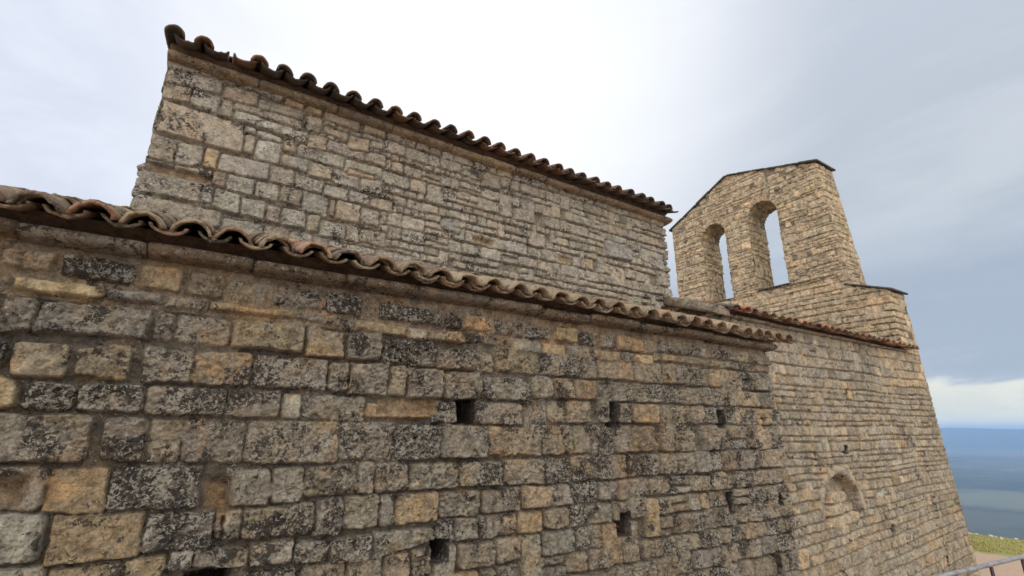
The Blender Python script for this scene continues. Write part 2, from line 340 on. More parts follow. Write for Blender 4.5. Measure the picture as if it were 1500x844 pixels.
    def sample(s, u, z):
        x = np.clip((u - s.u[0]) / s.res, 0, len(s.u) - 1.001); y = np.clip((z - s.z[0]) / s.res, 0, len(s.z) - 1.001)
        i = x.astype(int); j = y.astype(int); fx = x - i; fy = y - j
        def g(A):
            if A.ndim == 3: fxx, fyy = fx[..., None], fy[..., None]
            else: fxx, fyy = fx, fy
            return (A[i, j] * (1 - fxx) + A[i + 1, j] * fxx) * (1 - fyy) + (A[i, j + 1] * (1 - fxx) + A[i + 1, j + 1] * fxx) * fyy
        return g(s.H), g(s.C), g(s.L)

def path_fn(pts, uc):
    """plan polyline with arc parameter; u equals the x coordinate on the segment that starts at corner index uc"""
    P = np.array(pts, float); L = np.hypot(*(P[1:] - P[:-1]).T); cu = np.concatenate([[0], np.cumsum(L)])
    cu = cu - cu[uc] + P[uc][0]
    D = (P[1:] - P[:-1]) / L[:, None]; Nn = np.stack([D[:, 1], -D[:, 0]], -1)
    def f(u):
        k = np.clip(np.searchsorted(cu, u, side='right') - 1, 0, len(L) - 1)
        pos = P[k] + D[k] * (u - cu[k])[:, None]
        n = Nn[k].copy()
        for c in range(1, len(P) - 1):
            m = np.abs(u - cu[c]) < 1e-6
            n[m] = Nn[c - 1] + Nn[c]
        return pos, n
    return f, cu

def axis(segs):
    """segs: list of (start, end, step0, step1) joined into one sorted axis"""
    out = []
    for a, b, s0, s1 in segs:
        x = a
        while x < b - 1e-9:
            out.append(x); x += s0 + (s1 - s0) * (x - a) / (b - a)
        while out and b - out[-1] < .3 * s1 and out[-1] > a: out.pop()
        out.append(b)
    return np.unique(np.round(out, 6))

def wall_mesh(name, wall, us, zs, pf, mat, parent, post=None, mask=None, zfun=None, hfun=None):
    U, Z = np.meshgrid(us, zs, indexing='ij')
    if zfun is not None: Z = zfun(U, Z)
    H, C, L = wall.sample(U, Z)
    if hfun is not None: H = hfun(U, Z, H)
    pos, n = pf(us)
    X = pos[:, 0][:, None] + n[:, 0][:, None] * H; Y = pos[:, 1][:, None] + n[:, 1][:, None] * H
    V = np.stack([X, Y, Z], -1)
    if post is not None: V = post(V, U, Z)
    fm = None
    if mask is not None:
        uc = (U[1:, 1:] + U[:-1, :-1]) / 2; zc = (Z[1:, 1:] + Z[:-1, :-1]) / 2
        fm = mask(uc, zc)
    return mesh_from(name, V.reshape(-1, 3), grid_quads(len(us), len(zs), fm), mat, parent, True, C.reshape(-1, 3), {'lichen': L})

# ------------------------------------------------------------------ the church
GZ = -2.56                       # ground at the tower foot, camera eye height is 0
church = empty('stone_church', (5.3, 3.7, GZ))
church['label'] = 'old stone church with clay tiled roofs and a two-arched bell gable on a hilltop'
church['category'] = 'church'
def kid(o, parent=None):
    """hang a mesh built in world coordinates under the church (or one of its parts)"""
    p = parent or church
    o.parent = p
    if p is church: o.matrix_parent_inverse.identity(); o.location = (-church.location.x, -church.location.y, -church.location.z)
    return o

AP = 3.0          # plane of the low aisle wall
# --- aisle wall
W = Wall(-2.2, 6.2, -2.7, .90, .005, 11, mortar=(.165, .142, .112), joint=.06, warp=.008, wob=.0, edge=.011, prot=(-.012, .020), rough=.024, gain=(1.13, 1.11, 1.01), blend=.3)
W.C[W.Z > .585] = (.31, .25, .18)
fill = sstep(.55, .64, fbm(W.U, W.Z, 2.2, 3, 77))
W.C[W.Z > .585] = (.30, .235, .165)            # patches where the joints are pointed flush
W.H = W.H + .024 * fill * (W.Z < .58) + .026 * (W.Z > .585)
zb = [.80, .678, .595, .395, .222, .045, -.185, -.375, -.53, -.68, -.84, -.98, -1.14, -1.32, -1.47, -1.66, -1.84, -2.02, -2.22, -2.4, -2.6, -2.72]
zmid = [(zb[i] + zb[i + 1]) / 2 for i in range(len(zb) - 1)]
starts = [-2.2] * len(zmid); 
for st in AISLE_STONES:
    zc = (st[1] + st[2] + st[4] + st[5]) / 4; k = int(np.argmin([abs(zc - m) for m in zmid]))
    starts[k] = max(starts[k], st[3] + .012)
# the bed of the two rows under the cornice is a wide tan mortar
near = [('gb', 4), ('gr', 3), ('ta', 4), ('dk', 1.6), ('ol', 1.2), ('oc', 1), ('bg', 1), ('br', 1)]
rowA = [('dk', 4), ('gb', 4), ('gr', 3), ('bg', 2), ('oc', 1)]
rowB = [('gb', 3), ('oc', 3), ('ta', 2), ('bg', 2), ('dk', 1)]
W.courses(zb[:2], [starts[0]], 5.35, (.85, 1.4), rowA, inset=.009, tall=0, split=0)
W.courses(zb[1:3], [starts[1]], 5.35, (1.3, 3.0), rowB, inset=.008, tall=0, split=0)
W.courses(zb[2:], starts[2:], 5.35, (.8, 2.1), near, tall=.10, split=.08, inset=.006)
W.courses(zb[:], -2.2, -.86, (.9, 2.0), near, tall=0, split=.05)
W.courses(zb[:], 5.35, 6.2, (.9, 2.0), near, tall=0, split=.05)
W.blend = .08
for (x0, b0, t0, x1, b1, t1, c) in AISLE_STONES:
    top2 = (b0 + t0) / 2 > .58
    W.stone(x0 - (.002 if top2 else .004), b0 - .001, t0 + .001, x1 + (.002 if top2 else .004), b1 - .001, t1 + .001, c, inset=.001, jit=.06, rough=.013 if c in ('oc', 'ye', 'bg', 'or') else None)
dk = (.05, .043, .037)  # soot, with the shade of the deep holes painted into it
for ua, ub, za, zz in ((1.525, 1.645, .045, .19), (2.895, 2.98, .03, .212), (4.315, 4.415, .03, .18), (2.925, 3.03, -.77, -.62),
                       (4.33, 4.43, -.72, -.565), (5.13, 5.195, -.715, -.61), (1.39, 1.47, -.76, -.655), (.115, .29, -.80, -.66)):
    W.hole(ua, ub, za, zz, .5, dk, grow=.016)  # grow carries the painted dark onto the jambs near the face
W.hole(.125, .245, -.375, -.235, .11, (.32, .235, .15), soft=.03)
W.hole(-.75, -.535, -.32, -.20, .09, (.30, .22, .14), soft=.035)
W.hole(.98, 1.37, .10, .185, .055, (.33, .245, .15), soft=.02)
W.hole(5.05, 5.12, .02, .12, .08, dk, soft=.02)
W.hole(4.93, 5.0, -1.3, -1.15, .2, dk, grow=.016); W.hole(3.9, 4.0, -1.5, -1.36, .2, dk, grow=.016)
W.finish()
pf, cu = path_fn([(-2.2, AP), (5.35, AP), (5.35, 3.725), (5.54, 3.725)], 0)
us = axis([(-2.2, -.9, .02, .008), (-.9, 1.5, .0055, .0065), (1.5, 5.35, .0065, .016), (5.35, cu[-1] - .001, .02, .03)])
zs = axis([(-2.6, -1.45, .03, .012), (-1.45, -.9, .009, .007), (-.9, .865, .0062, .0062)])
aisle_wall = kid(wall_mesh('aisle_wall', W, us, zs, pf, M_NEAR, None))

# --- nave wall
NP = 4.43
W = Wall(-2.6, 8.2, 1.0, 3.14, .008, 23, mortar=(.21, .18, .14), joint=.046, warp=.008, wob=.014, edge=.009, prot=(-.005, .014), rough=.011, gain=(1.06, 1.05, 1.0), blend=.45)
rr = np.random.RandomState(5)
zbn = [3.0, 2.90, 2.76, 2.69]
while zbn[-1] > 1.0: zbn.append(zbn[-1] - rr.choice([.085, .11, .13, .14, .15, .16]))
navep = [('gr', 6), ('ta', 3.4), ('gb', 3.6), ('lg', .7), ('oc', .25), ('bg', .5)]
W.courses(zbn[:2], -2.6, 8.2, (1.0, 2.6), [('br', 2), ('gb', 2), ('oc', 2), ('dk', 1.5)], tall=0, split=0)
W.courses(zbn[1:], -2.6, 8.2, (.8, 2.2), navep, tall=.10, split=.10, inset=.004, iz=.006)
for (x0, b0, t0, x1, b1, t1, c) in NAVE_STONES:
    W.stone(x0 - .004, b0 - .004, t0 + .004, x1 + .004, b1 - .004, t1 + .004, c, inset=.001, jit=.05, rough=.004 if (x1 - x0) * (t0 - b0) > .08 else None, clear=True)
W.hole(-.53, -.12, 1.97, 2.035, .05, (.30, .22, .14), soft=.015)
W.hole(2.36, 2.62, 1.99, 2.05, .05, (.36, .28, .16), soft=.02)
W.hole(3.55, 3.75, 1.98, 2.06, .04, (.34, .27, .16), soft=.02)
for _ in range(18):
    x, z = rr.uniform(1.4, 5.4), rr.uniform(1.7, 2.85); W.hole(x, x + rr.uniform(.04, .16), z, z + rr.uniform(.012, .03), rr.uniform(.02, .045), (.29, .245, .19), soft=.012)
W.finish()
pf, cu = path_fn([(-.57, 6.5), (-.57, NP), (5.6, NP), (5.6, 7.0)], 1)
us = axis([(cu[0], -.72, .05, .03), (-.72, -.57, .012, .012), (-.57, 5.6, .008, .017), (5.6, 5.9, .02, .02), (5.9, cu[-1], .05, .05)])
zs = axis([(1.0, 1.4, .04, .03), (1.4, 3.09, .0085, .0085)])
nave_wall = kid(wall_mesh('nave_wall', W, us, zs, pf, M_NAVE, None, hfun=lambda U, Z, H: H * (1 - .72 * np.exp(-np.abs(U + .57) / .06)) + .035 * sstep(-.56, -.6, U) * sstep(2.03, 1.99, Z)))

# --- chapel wall and lower tower share one band of small coursed masonry
CP = 3.7
TA, TW = 11.14, 11.83
W = Wall(1.7, 18.4, -2.8, 3.1, .011, 37, mortar=(.20, .17, .13), joint=.036, warp=.006, wob=.022, edge=.010, prot=(-.006, .016), rough=.010, gain=(1.09, 1.06, .95), blend=.42, zp=.24)
zbc = [1.42, 1.24, 1.06, .90, .75]
rr = np.random.RandomState(8)
while zbc[-1] > -2.8: zbc.append(zbc[-1] - rr.choice([.075, .095, .115, .14]) - (.025 if zbc[-1] < -1.1 else 0))
chap = [('gr', 4), ('ta', 7), ('gb', 3.5), ('oc', 1.5), ('ol', 1), ('lg', .3)]
# courses in the lower part climb towards the tower
def tilt(W): W.ZW = W.ZW - .05 * sstep(-.3, -1.6, W.Z) * (W.U - 8.5)
tilt(W)
W.courses(zbc[:5], 1.7, TA + .02, (.7, 1.6), [('gr', 4), ('bg', 3), ('gb', 4), ('dk', 1.2), ('ta', 1.5), ('ol', 1)], tall=.04, split=.04, inset=.005, iz=.006)
W.courses(zbc[4:], 1.7, 18.4, (1.2, 3.2), chap, tall=.06, split=.0, inset=.005, iz=.006, jit=.11)
up = [3.1]
while up[-1] > 1.5: up.append(up[-1] - rr.choice([.09, .11, .13, .15]))
W.gain = (1.5, 1.42, 1.22)
W.courses(up + [1.42], 1.7, 18.4, (1.3, 4.2), [('oc', 2.5), ('ta', 8), ('gb', .8)], tall=.05, split=.03, jit=.07, inset=.001, iz=.004)
W.gain = (1.35, 1.27, 1.12)
W.courses(zbc[:5], TA + .02, 18.4, (1.3, 3.0), [('oc', 3), ('ta', 5), ('gb', 1)], tall=.04, split=.02)
# blind arch
arch_c, arch_w, arch_b, arch_h = 7.91, .53, -1.10, .50
def arch_d(U, Z, g=0.0):
    x = (U - arch_c) / (arch_w + g); z = (Z - arch_b) / (arch_h + g)
    return np.where(Z > arch_b, np.hypot(x, z) - 1, np.maximum(np.abs(x) - 1, -(z + .12)))
d = arch_d(W.UW, W.ZW)
rim = np.clip(1.6 - np.abs(d - .12) / .12 * 1.6, 0, 1) * (W.Z > arch_b - .05)
W.H = np.where(rim > 0, W.H * (1 - rim) + .022 * rim, W.H); W.Rg *= (1 - rim)
W.C = W.C * (1 - .8 * rim[..., None]) + np.array((.37, .32, .245)) * .8 * rim[..., None]
t = 1 - sstep(-.012, .006, d)
W.H = W.H * (1 - t) - .17 * t; W.C = W.C * (1 - t[..., None]) + np.array((.30, .25, .185)) * t[..., None]; W.Rg = W.Rg * (1 - t) + .012 * t
for (a, b, c, d_, h) in ((7.62, 7.86, -.96, -.80, -.015), (7.50, 7.98, -1.10, -.97, .0), (7.88, 8.14, -.97, -.84, -.04), (7.56, 8.30, -1.24, -1.11, .015), (8.0, 8.28, -1.10, -.99, -.04)):
    W.stone(a, c, d_, b, c, d_ + .01, 'ta', prot=h)
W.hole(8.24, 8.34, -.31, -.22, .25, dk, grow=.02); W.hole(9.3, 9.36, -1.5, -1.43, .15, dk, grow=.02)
W.hole(9.0, 9.35, -.98, -.90, .03, (.42, .40, .35), soft=.03)
W.finish(.7)
W.L = W.L * np.where((W.Z > 1.42) | (W.U > TA + .05), .2, .75)
zs_c = axis([(-2.75, 1.44, .0115, .0115)])
pf, cu = path_fn([(5.50, 4.46), (5.50, CP), (TA, CP)], 1)
us = axis([(cu[0] + .0, 5.50, .02, .02), (5.50, TA, .016, .022)])
kid_wall = wall_mesh('chapel_wall', W, us, zs_c, pf, M_CHAP, None, zfun=lambda U, Z: np.where(U < 5.50, Z + (5.50 - U) * .34 * np.clip((Z - .9) / .3, 0, 1), Z))
chapel_wall = kid(kid_wall)
# tower: battered west side
NB = 8.62
pf, cu = path_fn([(TA, NB), (TA, CP - .012), (TW, CP - .012), (TW, NB)], 1)
def batter(V, U, Z):
    k = np.clip((2.66 - Z) / 5.2, 0, 1.1) * .57
    V[..., 0] += np.where(U > TA + 1e-4, k * np.clip((V[..., 0] - TA) / (TW - TA), 0, 1), 0)
    low = Z < 1.4
    V[..., 0] = np.where(low & (np.abs(U - TA) < 1e-5), TA, V[..., 0])
    V[..., 1] += .012 * (low & (U >= TA - 1e-5))
    return V
def tower_top(U, Z):   # south shoulder slopes down towards the camera side
    bb = np.where(U < TA, CP + (TA - U), np.where(U > TW, CP + (U - TW), CP))
    top = np.minimum(2.63 + (bb - CP) * .37, 3.06)
    return np.where(Z > 0, Z * top / 2.63, Z)
us = axis([(cu[0], TA - 1.4, .06, .03), (TA - 1.4, TA, .018, .018), (TA, TW, .018, .018), (TW, TW + .4, .03, .03), (TW + .4, cu[-1], .06, .06)])
tower_wall = kid(wall_mesh('tower_wall', W, us, axis([(-2.75, 2.63, .0125, .0125)]), pf, M_GABLE, None, post=batter, zfun=tower_top, hfun=lambda U, Z, H: H * (1 - .6 * sstep(TW - .4, TW, U))))

# --- bell gable: two round-headed openings
W = Wall(3.9, 16.6, 2.2, 6.6, .011, 53, mortar=(.24, .20, .15), joint=.028, warp=.010, wob=.02, edge=.012, prot=(-.010, .018), rough=.022, gain=(1.54, 1.45, 1.25), blend=.6)
zbg = [6.6]; rr = np.random.RandomState(9)
while zbg[-1] > 2.2: zbg.append(zbg[-1] - rr.choice([.055, .08, .10, .13, .17]))
W.courses(zbg, 3.9, 16.6, (1.4, 4.5), [('oc', 2.5), ('ta', 9), ('gb', 1.2)], tall=.14, split=.03, jit=.10, inset=.003, iz=.004)
SB, NBt = 4.30, 8.58                      # south and north edges (y)
# u on the east face = SBU - (y - SB): path runs north to south
G_A, G_W = TA, 11.90
pf, cu = path_fn([(G_A, NBt), (G_A, SB), (G_W, SB), (G_W, NBt)], 1)
y_of = lambda U: SB + (cu[1] - U)         # east face
OPEN = [(5.53, 6.28, 3.20, 5.06, 5.43), (6.93, 7.62, 3.18, 5.00, 5.33)]   # y0, y1, sill, spring, crown
def open_d(y, z, o):
    y0, y1, s, sp, cr = o; yc = (y0 + y1) / 2; hw = (y1 - y0) / 2
    inside = (z > s) & (np.abs(y - yc) < hw) & ((z < sp) | (((y - yc) / hw) ** 2 + ((z - sp) / (cr - sp)) ** 2 < 1))
    return inside
# voussoirs round the heads
for (y0, y1, s, sp, cr) in OPEN:
    yc = (y0 + y1) / 2; hw = (y1 - y0) / 2
    for off, sg in ((cu[1] + SB, -1),):
        Yg = off - W.U
        th = np.arctan2((W.Z - sp), (Yg - yc)); rad = np.hypot((Yg - yc) / hw, np.maximum(W.Z - sp, 0) / (cr - sp))
        m = (W.Z > sp - .02) & (rad > .95) & (rad < 1.5) & (W.U < cu[1])
        seg = (th / math.pi * 12) % 1.0
        g = np.minimum(np.minimum(seg, 1 - seg) * hw * .5, np.minimum(1.5 - rad, 1) * hw)
        t = np.clip(g / .02, 0, 1)
        W.H = np.where(m, -.035 * (1 - t) + .012 * t, W.H)
W.finish(.4)
W.L = W.L * .2
yg = SB + cu[1] - W.U
W.H = W.H - .035 * ((yg < 6.04) & (yg > SB + .2) & (W.Z < 3.18))
AY, AZ = 6.70, 6.50
ztop = lambda y: np.where(y < AY, 5.83 + (y - SB) * (AZ - 5.83) / (AY - SB) , AZ - (y - AY) * (AZ - 5.62) / (8.6 - AY))
def yofU(U): return np.where(U < cu[1], SB + cu[1] - U, np.where(U > cu[2], SB + U - cu[2], SB))
def gable_z(U, Z): return 2.5 + (Z - 2.5) / 4.0 * (ztop(yofU(U)) - 2.5)
def gable_mask(U, Z):
    y = yofU(U); side = (U > cu[1]) & (U < cu[2])
    ins = np.zeros(U.shape, bool)
    for o in OPEN: ins |= open_d(y, Z, o)
    return ~(ins & ~side)
def lean(V, U, Z):       # the south end leans in a little as it rises
    k = np.clip((Z - 2.87) / 2.96, 0, 1) * .22
    V[..., 1] += k * np.clip(1 - (V[..., 1] - SB) / 1.0, 0, 1)
    return V
us = axis([(cu[0], cu[1], .015, .015), (cu[1], cu[2], .02, .02), (cu[2], cu[3], .03, .03)])
bell_gable = kid(wall_mesh('bell_gable', W, us, axis([(2.5, 6.5, .013, .013)]), pf, M_GABLE, None, mask=gable_mask, zfun=gable_z, post=lean, hfun=lambda U, Z, H: H * (1 - .6 * np.exp(-np.minimum(np.abs(U - cu[1]), np.abs(U - cu[2])) / .06))))
# reveals of the openings: jambs, head and sill
for o_ in OPEN:
    y0, y1, s, sp, cr = o_; yc = (y0 + y1) / 2; hw = (y1 - y0) / 2
    pts = [(y1, z) for z in np.arange(s, sp, .02)] + [(yc + hw * math.cos(t), sp + (cr - sp) * math.sin(t)) for t in np.linspace(0, math.pi, 40)] + [(y0, z) for z in np.arange(sp, s, -.02)] + [(y, s) for y in np.arange(y0, y1 + .01, .02)]
    P = np.array(pts); n = len(P)
    T = np.gradient(P, axis=0); T /= np.hypot(*T.T)[:, None] + 1e-9
    Nn = np.stack([T[:, 1], -T[:, 0]], -1)     # points to the solid or the void; displacement is symmetric
    cen = np.array([yc, (s + sp) / 2]); flip = np.sign(((P - cen) * Nn).sum(1)); Nn *= -flip[:, None]
    xs = np.linspace(G_A - .006, G_W + .006, 40)
    arc = np.concatenate([[0], np.cumsum(np.hypot(*(P[1:] - P[:-1]).T))])
    UU, XX = np.meshgrid(arc, xs, indexing='ij')
    Hs, Cs, Ls = W.sample(9.0 + XX - G_A, 2.6 + UU * .62)
    Hs = Hs * 1.1 + .004
    V = np.stack([XX, P[:, 0][:, None] + Nn[:, 0][:, None] * Hs, P[:, 1][:, None] + Nn[:, 1][:, None] * Hs], -1)
    if o_ is OPEN[0]: rv = Acc()
    rv.add(V.reshape(-1, 3), grid_quads(n, len(xs)), Cs.reshape(-1, 3), Ls.ravel())
reveal = rv.build('arch_reveal', M_GABLE); reveal.parent = bell_gable

# ------------------------------------------------------------------ slabs (cornices, copings)
def slab(acc, a0, a1, sec, axis_dir=0, col=(.25, .2, .15), li=.4, seed=0, amp=.006, n=None, base=None, dvec=None, up=None):
    """loft a closed section (list of (out, z)) along x from a0 to a1, roughened, with end caps"""
    n = n or max(4, int((a1 - a0) / .03))
    S = []
    for i in range(len(sec)):
        p, q = np.array(sec[i]), np.array(sec[(i + 1) % len(sec)])
        k = max(1, int(np.hypot(*(q - p)) / .025))
        for j in range(k): S.append(p + (q - p) * j / k)
    S = np.array(S); c = S.mean(0); m = len(S)
    A = np.linspace(a0, a1, n); V = np.zeros((n, m, 3))
    idx = np.arange(m)
    for i, a in enumerate(A):
        e = min(i, n - 1 - i); sc = {0: .955}.get(e, 1.0)
        nz = (fbm(np.full(m, a * 1.0) + seed, S[:, 0] * 3 + S[:, 1] * 5 + idx * .3, 9, 3, 77) - .5) * 2 * amp
        dirs = (S - c) / (np.hypot(*(S - c).T)[:, None] + 1e-9)
        Q = c + (S - c) * sc + dirs * nz[:, None]
        if e == 0: Q = Q
        V[i, :, 0] = a; V[i, :, 1] = Q[:, 0]; V[i, :, 2] = Q[:, 1]
    q = []
    for i in range(n - 1):
        for j in range(m):
            k = (j + 1) % m; q.append((i * m + j, i * m + k, (i + 1) * m + k, (i + 1) * m + j))
    V = V.reshape(-1, 3)
    for e, i in ((0, 0), (1, n - 1)):          # caps as fans of quads
        ci = len(V); V = np.vstack([V, [[A[i], c[0], c[1]]]])
        for j in range(0, m, 2):
            a_, b_, c_ = i * m + j, i * m + (j + 1) % m, i * m + (j + 2) % m
            q.append((ci, a_, b_, c_) if e else (ci, c_, b_, a_))
    if base is not None: V = base(V)
    acc.add(V, q, np.array(col), li)

def cornice(name, a0, a1, sec, mat, parent, lens, cols, seed=0, lis=.35):
    r = np.random.RandomState(seed); acc = Acc(); a = a0; k = 0
    while a < a1 - .02:
        L = r.uniform(*lens)
        if a + L > a1 - .15: L = a1 - a
        dz = r.normal(0, .004); dy = r.normal(0, .006)
        s2 = [(y + dy, z + dz) for y, z in sec]
        c = np.array(cols[r.randint(len(cols))]) * (1 + r.normal(0, .12))
        slab(acc, a + .003, a + L - .003, s2, col=c, li=np.clip(lis + r.normal(0, .1), 0, 1), seed=seed + k * 3.7)
        a += L; k += 1
    o = acc.build(name, mat); o.parent = parent
    return o
brown = [(.23, .17, .11), (.27, .20, .13), (.20, .155, .11), (.25, .21, .16)]
cornice('cornice', -2.2, 5.42, [(2.945, .860), (3.05, .848), (3.4, .848), (3.4, .908), (2.905, .908), (2.905, .876)], M_NEAR, aisle_wall, (.42, .62), brown, 3)
cornice('cornice', -.585, 5.68, [(4.375, 2.985), (4.46, 2.972), (4.8, 2.972), (4.8, 3.03), (4.335, 3.03), (4.335, 3.0)], M_NAVE, nave_wall, (.35, .7), [(.30, .22, .14), (.24, .19, .14), (.33, .25, .16)], 4, .2)
cornice('cornice', 5.60, 11.25, [(3.66, 1.405), (3.72, 1.395), (3.95, 1.395), (3.95, 1.432), (3.63, 1.435)], M_CHAP, chapel_wall, (.3, .6), [(.22, .17, .12), (.26, .20, .14)], 6, .3)

# ------------------------------------------------------------------ clay tile roofs
TC = {'br': (.19, .115, .075), 'bf': (.29, .24, .17), 'rd': (.33, .145, .085), 'dk': (.10, .08, .065), 'or': (.42, .22, .12), 'pk': (.38, .23, .17)}
def arc_tile(acc, x, t0, n0, L, r0, r1, hgt, sign, frame, col, li, rnd, tilt=.0, thick=.016, dn=0.0, NA=10, NL=5):
    """one curved tile; x centre along the eave, t up the slope, n off the deck; sign +1 cover, -1 channel"""
    ph = np.linspace(.10 * math.pi, .90 * math.pi, NA); out = []
    w0 = rnd.uniform(0, 50)
    yaw = rnd.normal(0, .018); roll = rnd.normal(0, .03)
    for side in (0, 1):
        for k in range(NL):
            f = k / (NL - 1); r = r0 + (r1 - r0) * f - side * thick; h = hgt - side * thick
            nz = (vnoise(ph * 2.2 + w0, np.full(NA, f * 3 + w0), 5) - .5) * .006 + ((vnoise(ph * 5 + w0, np.full(NA, w0), 6) - .5) * .012 if k == 0 else 0)
            X = x + np.cos(ph) * (r + nz) + yaw * (f * L - L / 2)
            Nn = n0 + dn * f + sign * ((np.sin(ph) - .30) / .70) * (h + nz) + roll * np.cos(ph) * r
            T = t0 + f * L + (nz * 1.5 if k == 0 else 0)
            out.append(frame(X, T, Nn))
    V = np.concatenate(out); q = []
    A = lambda s, k, i: (s * NL + k) * NA + i
    for k in range(NL - 1):
        for i in range(NA - 1):
            q.append((A(0, k, i), A(0, k, i + 1), A(0, k + 1, i + 1), A(0, k + 1, i)))
            q.append((A(1, k, i), A(1, k + 1, i), A(1, k + 1, i + 1), A(1, k, i + 1)))
        q.append((A(0, k, 0), A(0, k + 1, 0), A(1, k + 1, 0), A(1, k, 0)))
        q.append((A(0, k, NA - 1), A(1, k, NA - 1), A(1, k + 1, NA - 1), A(0, k + 1, NA - 1)))
    for i in range(NA - 1):
        q.append((A(0, 0, i), A(1, 0, i), A(1, 0, i + 1), A(0, 0, i + 1)))
        q.append((A(0, NL - 1, i), A(0, NL - 1, i + 1), A(1, NL - 1, i + 1), A(1, NL - 1, i)))
    if sign < 0: q = [tuple(reversed(f)) for f in q]
    acc.add(V, q, np.array(col), li)

def tile_roof(name, crest0, ncol, pitch, ye, ze, slope, rows, mat, parent, pal, seed, cover=(.094, .080), chan=(.086, .098), ch=.050, cv=.076, lift=.0, dbl=True, li=.5, sag=None, deck_to=None, jit=.012, skipc=(), bed=None, first=0):
    r = np.random.RandomState(seed); acc = Acc(); cs = 1 / math.hypot(1, slope); sn = slope * cs
    def frame(X, T, N):
        s_ = sag(X) if sag else 0
        return np.stack([X, ye + T * cs - N * sn, ze + T * sn + N * cs + s_ + 0 * X], -1)
    expo = .31; L = .44
    keys = [k for k, w in pal]; pw = np.array([w for k, w in pal], float); pw /= pw.sum()
    pick = lambda: np.array(TC[keys[r.choice(len(keys), p=pw)]]) * (1 + r.normal(0, .14))
    for j in range(rows):
        for i in range(first, ncol + 1):
            xc = crest0 + (i - .5) * pitch
            arc_tile(acc, xc + r.normal(0, .004), j * expo + r.normal(0, jit) + (.03 if j == 0 else 0), ch + .004 + .016, L, *chan, ch, -1, frame, pick() * .9, li, r, dn=-.016)
            if j == 0 and dbl and r.rand() < .35:
                arc_tile(acc, xc + r.normal(0, .005), .05 + r.normal(0, jit), ch + .004, L, chan[0] * .95, chan[1], ch, -1, frame, pick() * .9, li, r)
        for i in range(ncol):
            xc = crest0 + i * pitch
            if j == 0 and i in skipc: continue
            t0 = j * expo + r.normal(0, jit)
            arc_tile(acc, xc + r.normal(0, .005), t0, .030 + .014 + abs(r.normal(0, .004)), L, *cover, cv, 1, frame, pick(), li, r, dn=-.018)
            if j == 0 and dbl and r.rand() < .5:
                arc_tile(acc, xc + r.normal(0, .008), .03 + t0 + r.uniform(0, .04), .034 + .001, L, cover[0] * .93, cover[1] * .93, cv, 1, frame, pick(), li, r)
    # bed under the tiles
    x0, x1 = bed or (crest0 - pitch * .8, crest0 + (ncol - .2) * pitch)
    Lr = rows * expo
    nx = 60; X = np.linspace(x0, x1, nx)
    ring = [(.34, -.10), (.22, .028), (Lr, .028), (Lr, -.03 - Lr * slope * .95)]
    V = np.concatenate([frame(X, np.full(nx, t), np.full(nx, n)) for t, n in ring]); q = []
    for k in range(4):
        for i in range(nx - 1): q.append((k * nx + i, ((k + 1) % 4) * nx + i, ((k + 1) % 4) * nx + i + 1, k * nx + i + 1))
    q.append((0, 3 * nx, 2 * nx, nx)); q.append((nx - 1, 2 * nx - 1, 3 * nx - 1, 4 * nx - 1))
    acc.add(V, q, np.array((.16, .12, .09)), 0)
    return kid(acc.build(name, mat))
wv = lambda amp, f, s: (lambda X: amp * (fbm(X, X * 0 + s, f, 3, 5) - .5) * 2)
p_a = (5.40 + .70) / 31
aisle_roof = tile_roof('aisle_roof', -.70 - 7 * p_a, 39, p_a, 2.80, .893, .37, 6, M_TILE, None, [('bf', 4), ('br', 5), ('rd', .6), ('pk', .6), ('dk', 2)], 5, sag=wv(.015, .8, 1), li=.75)
p_n = (5.58 - .29) / 26 
nave_roof = tile_roof('nave_roof', .06 - 3 * p_n, 30, .206, 4.17, 3.015, .36, 8, M_TILE_D, None, [('br', 2.2), ('dk', 6)], 6, cover=(.078, .066), chan=(.098, .1), ch=.045, sag=wv(.018, .9, 2), li=.2, dbl=False, cv=.068, skipc=(2,), bed=(-.58, 5.60), first=1)
p_c = (11.26 - 5.66) / 28
chapel_roof = tile_roof('chapel_roof', 5.66, 29, p_c, 3.50, 1.425, .33, 9, M_TILE_R, None, [('rd', 2.2), ('pk', 2), ('br', 6), ('bf', 1.6), ('dk', 1)], 7, cover=(.092, .078), chan=(.082, .092), ch=.042, cv=.055, sag=wv(.012, .7, 3), li=.35)

# small stone slab closing the chapel roof against the nave corner
acc = Acc()
def verge(V):
    V = V.copy(); V[:, 2] += (V[:, 1] - 3.62) * .36; return V
slab(acc, 5.40, 5.62, [(3.56, 1.40), (4.44, 1.40), (4.44, 1.535), (3.56, 1.52)], col=(.25, .21, .165), li=.4, seed=3, amp=.012, base=verge)
o = acc.build('verge_slab', M_CHAP); o.parent = chapel_wall

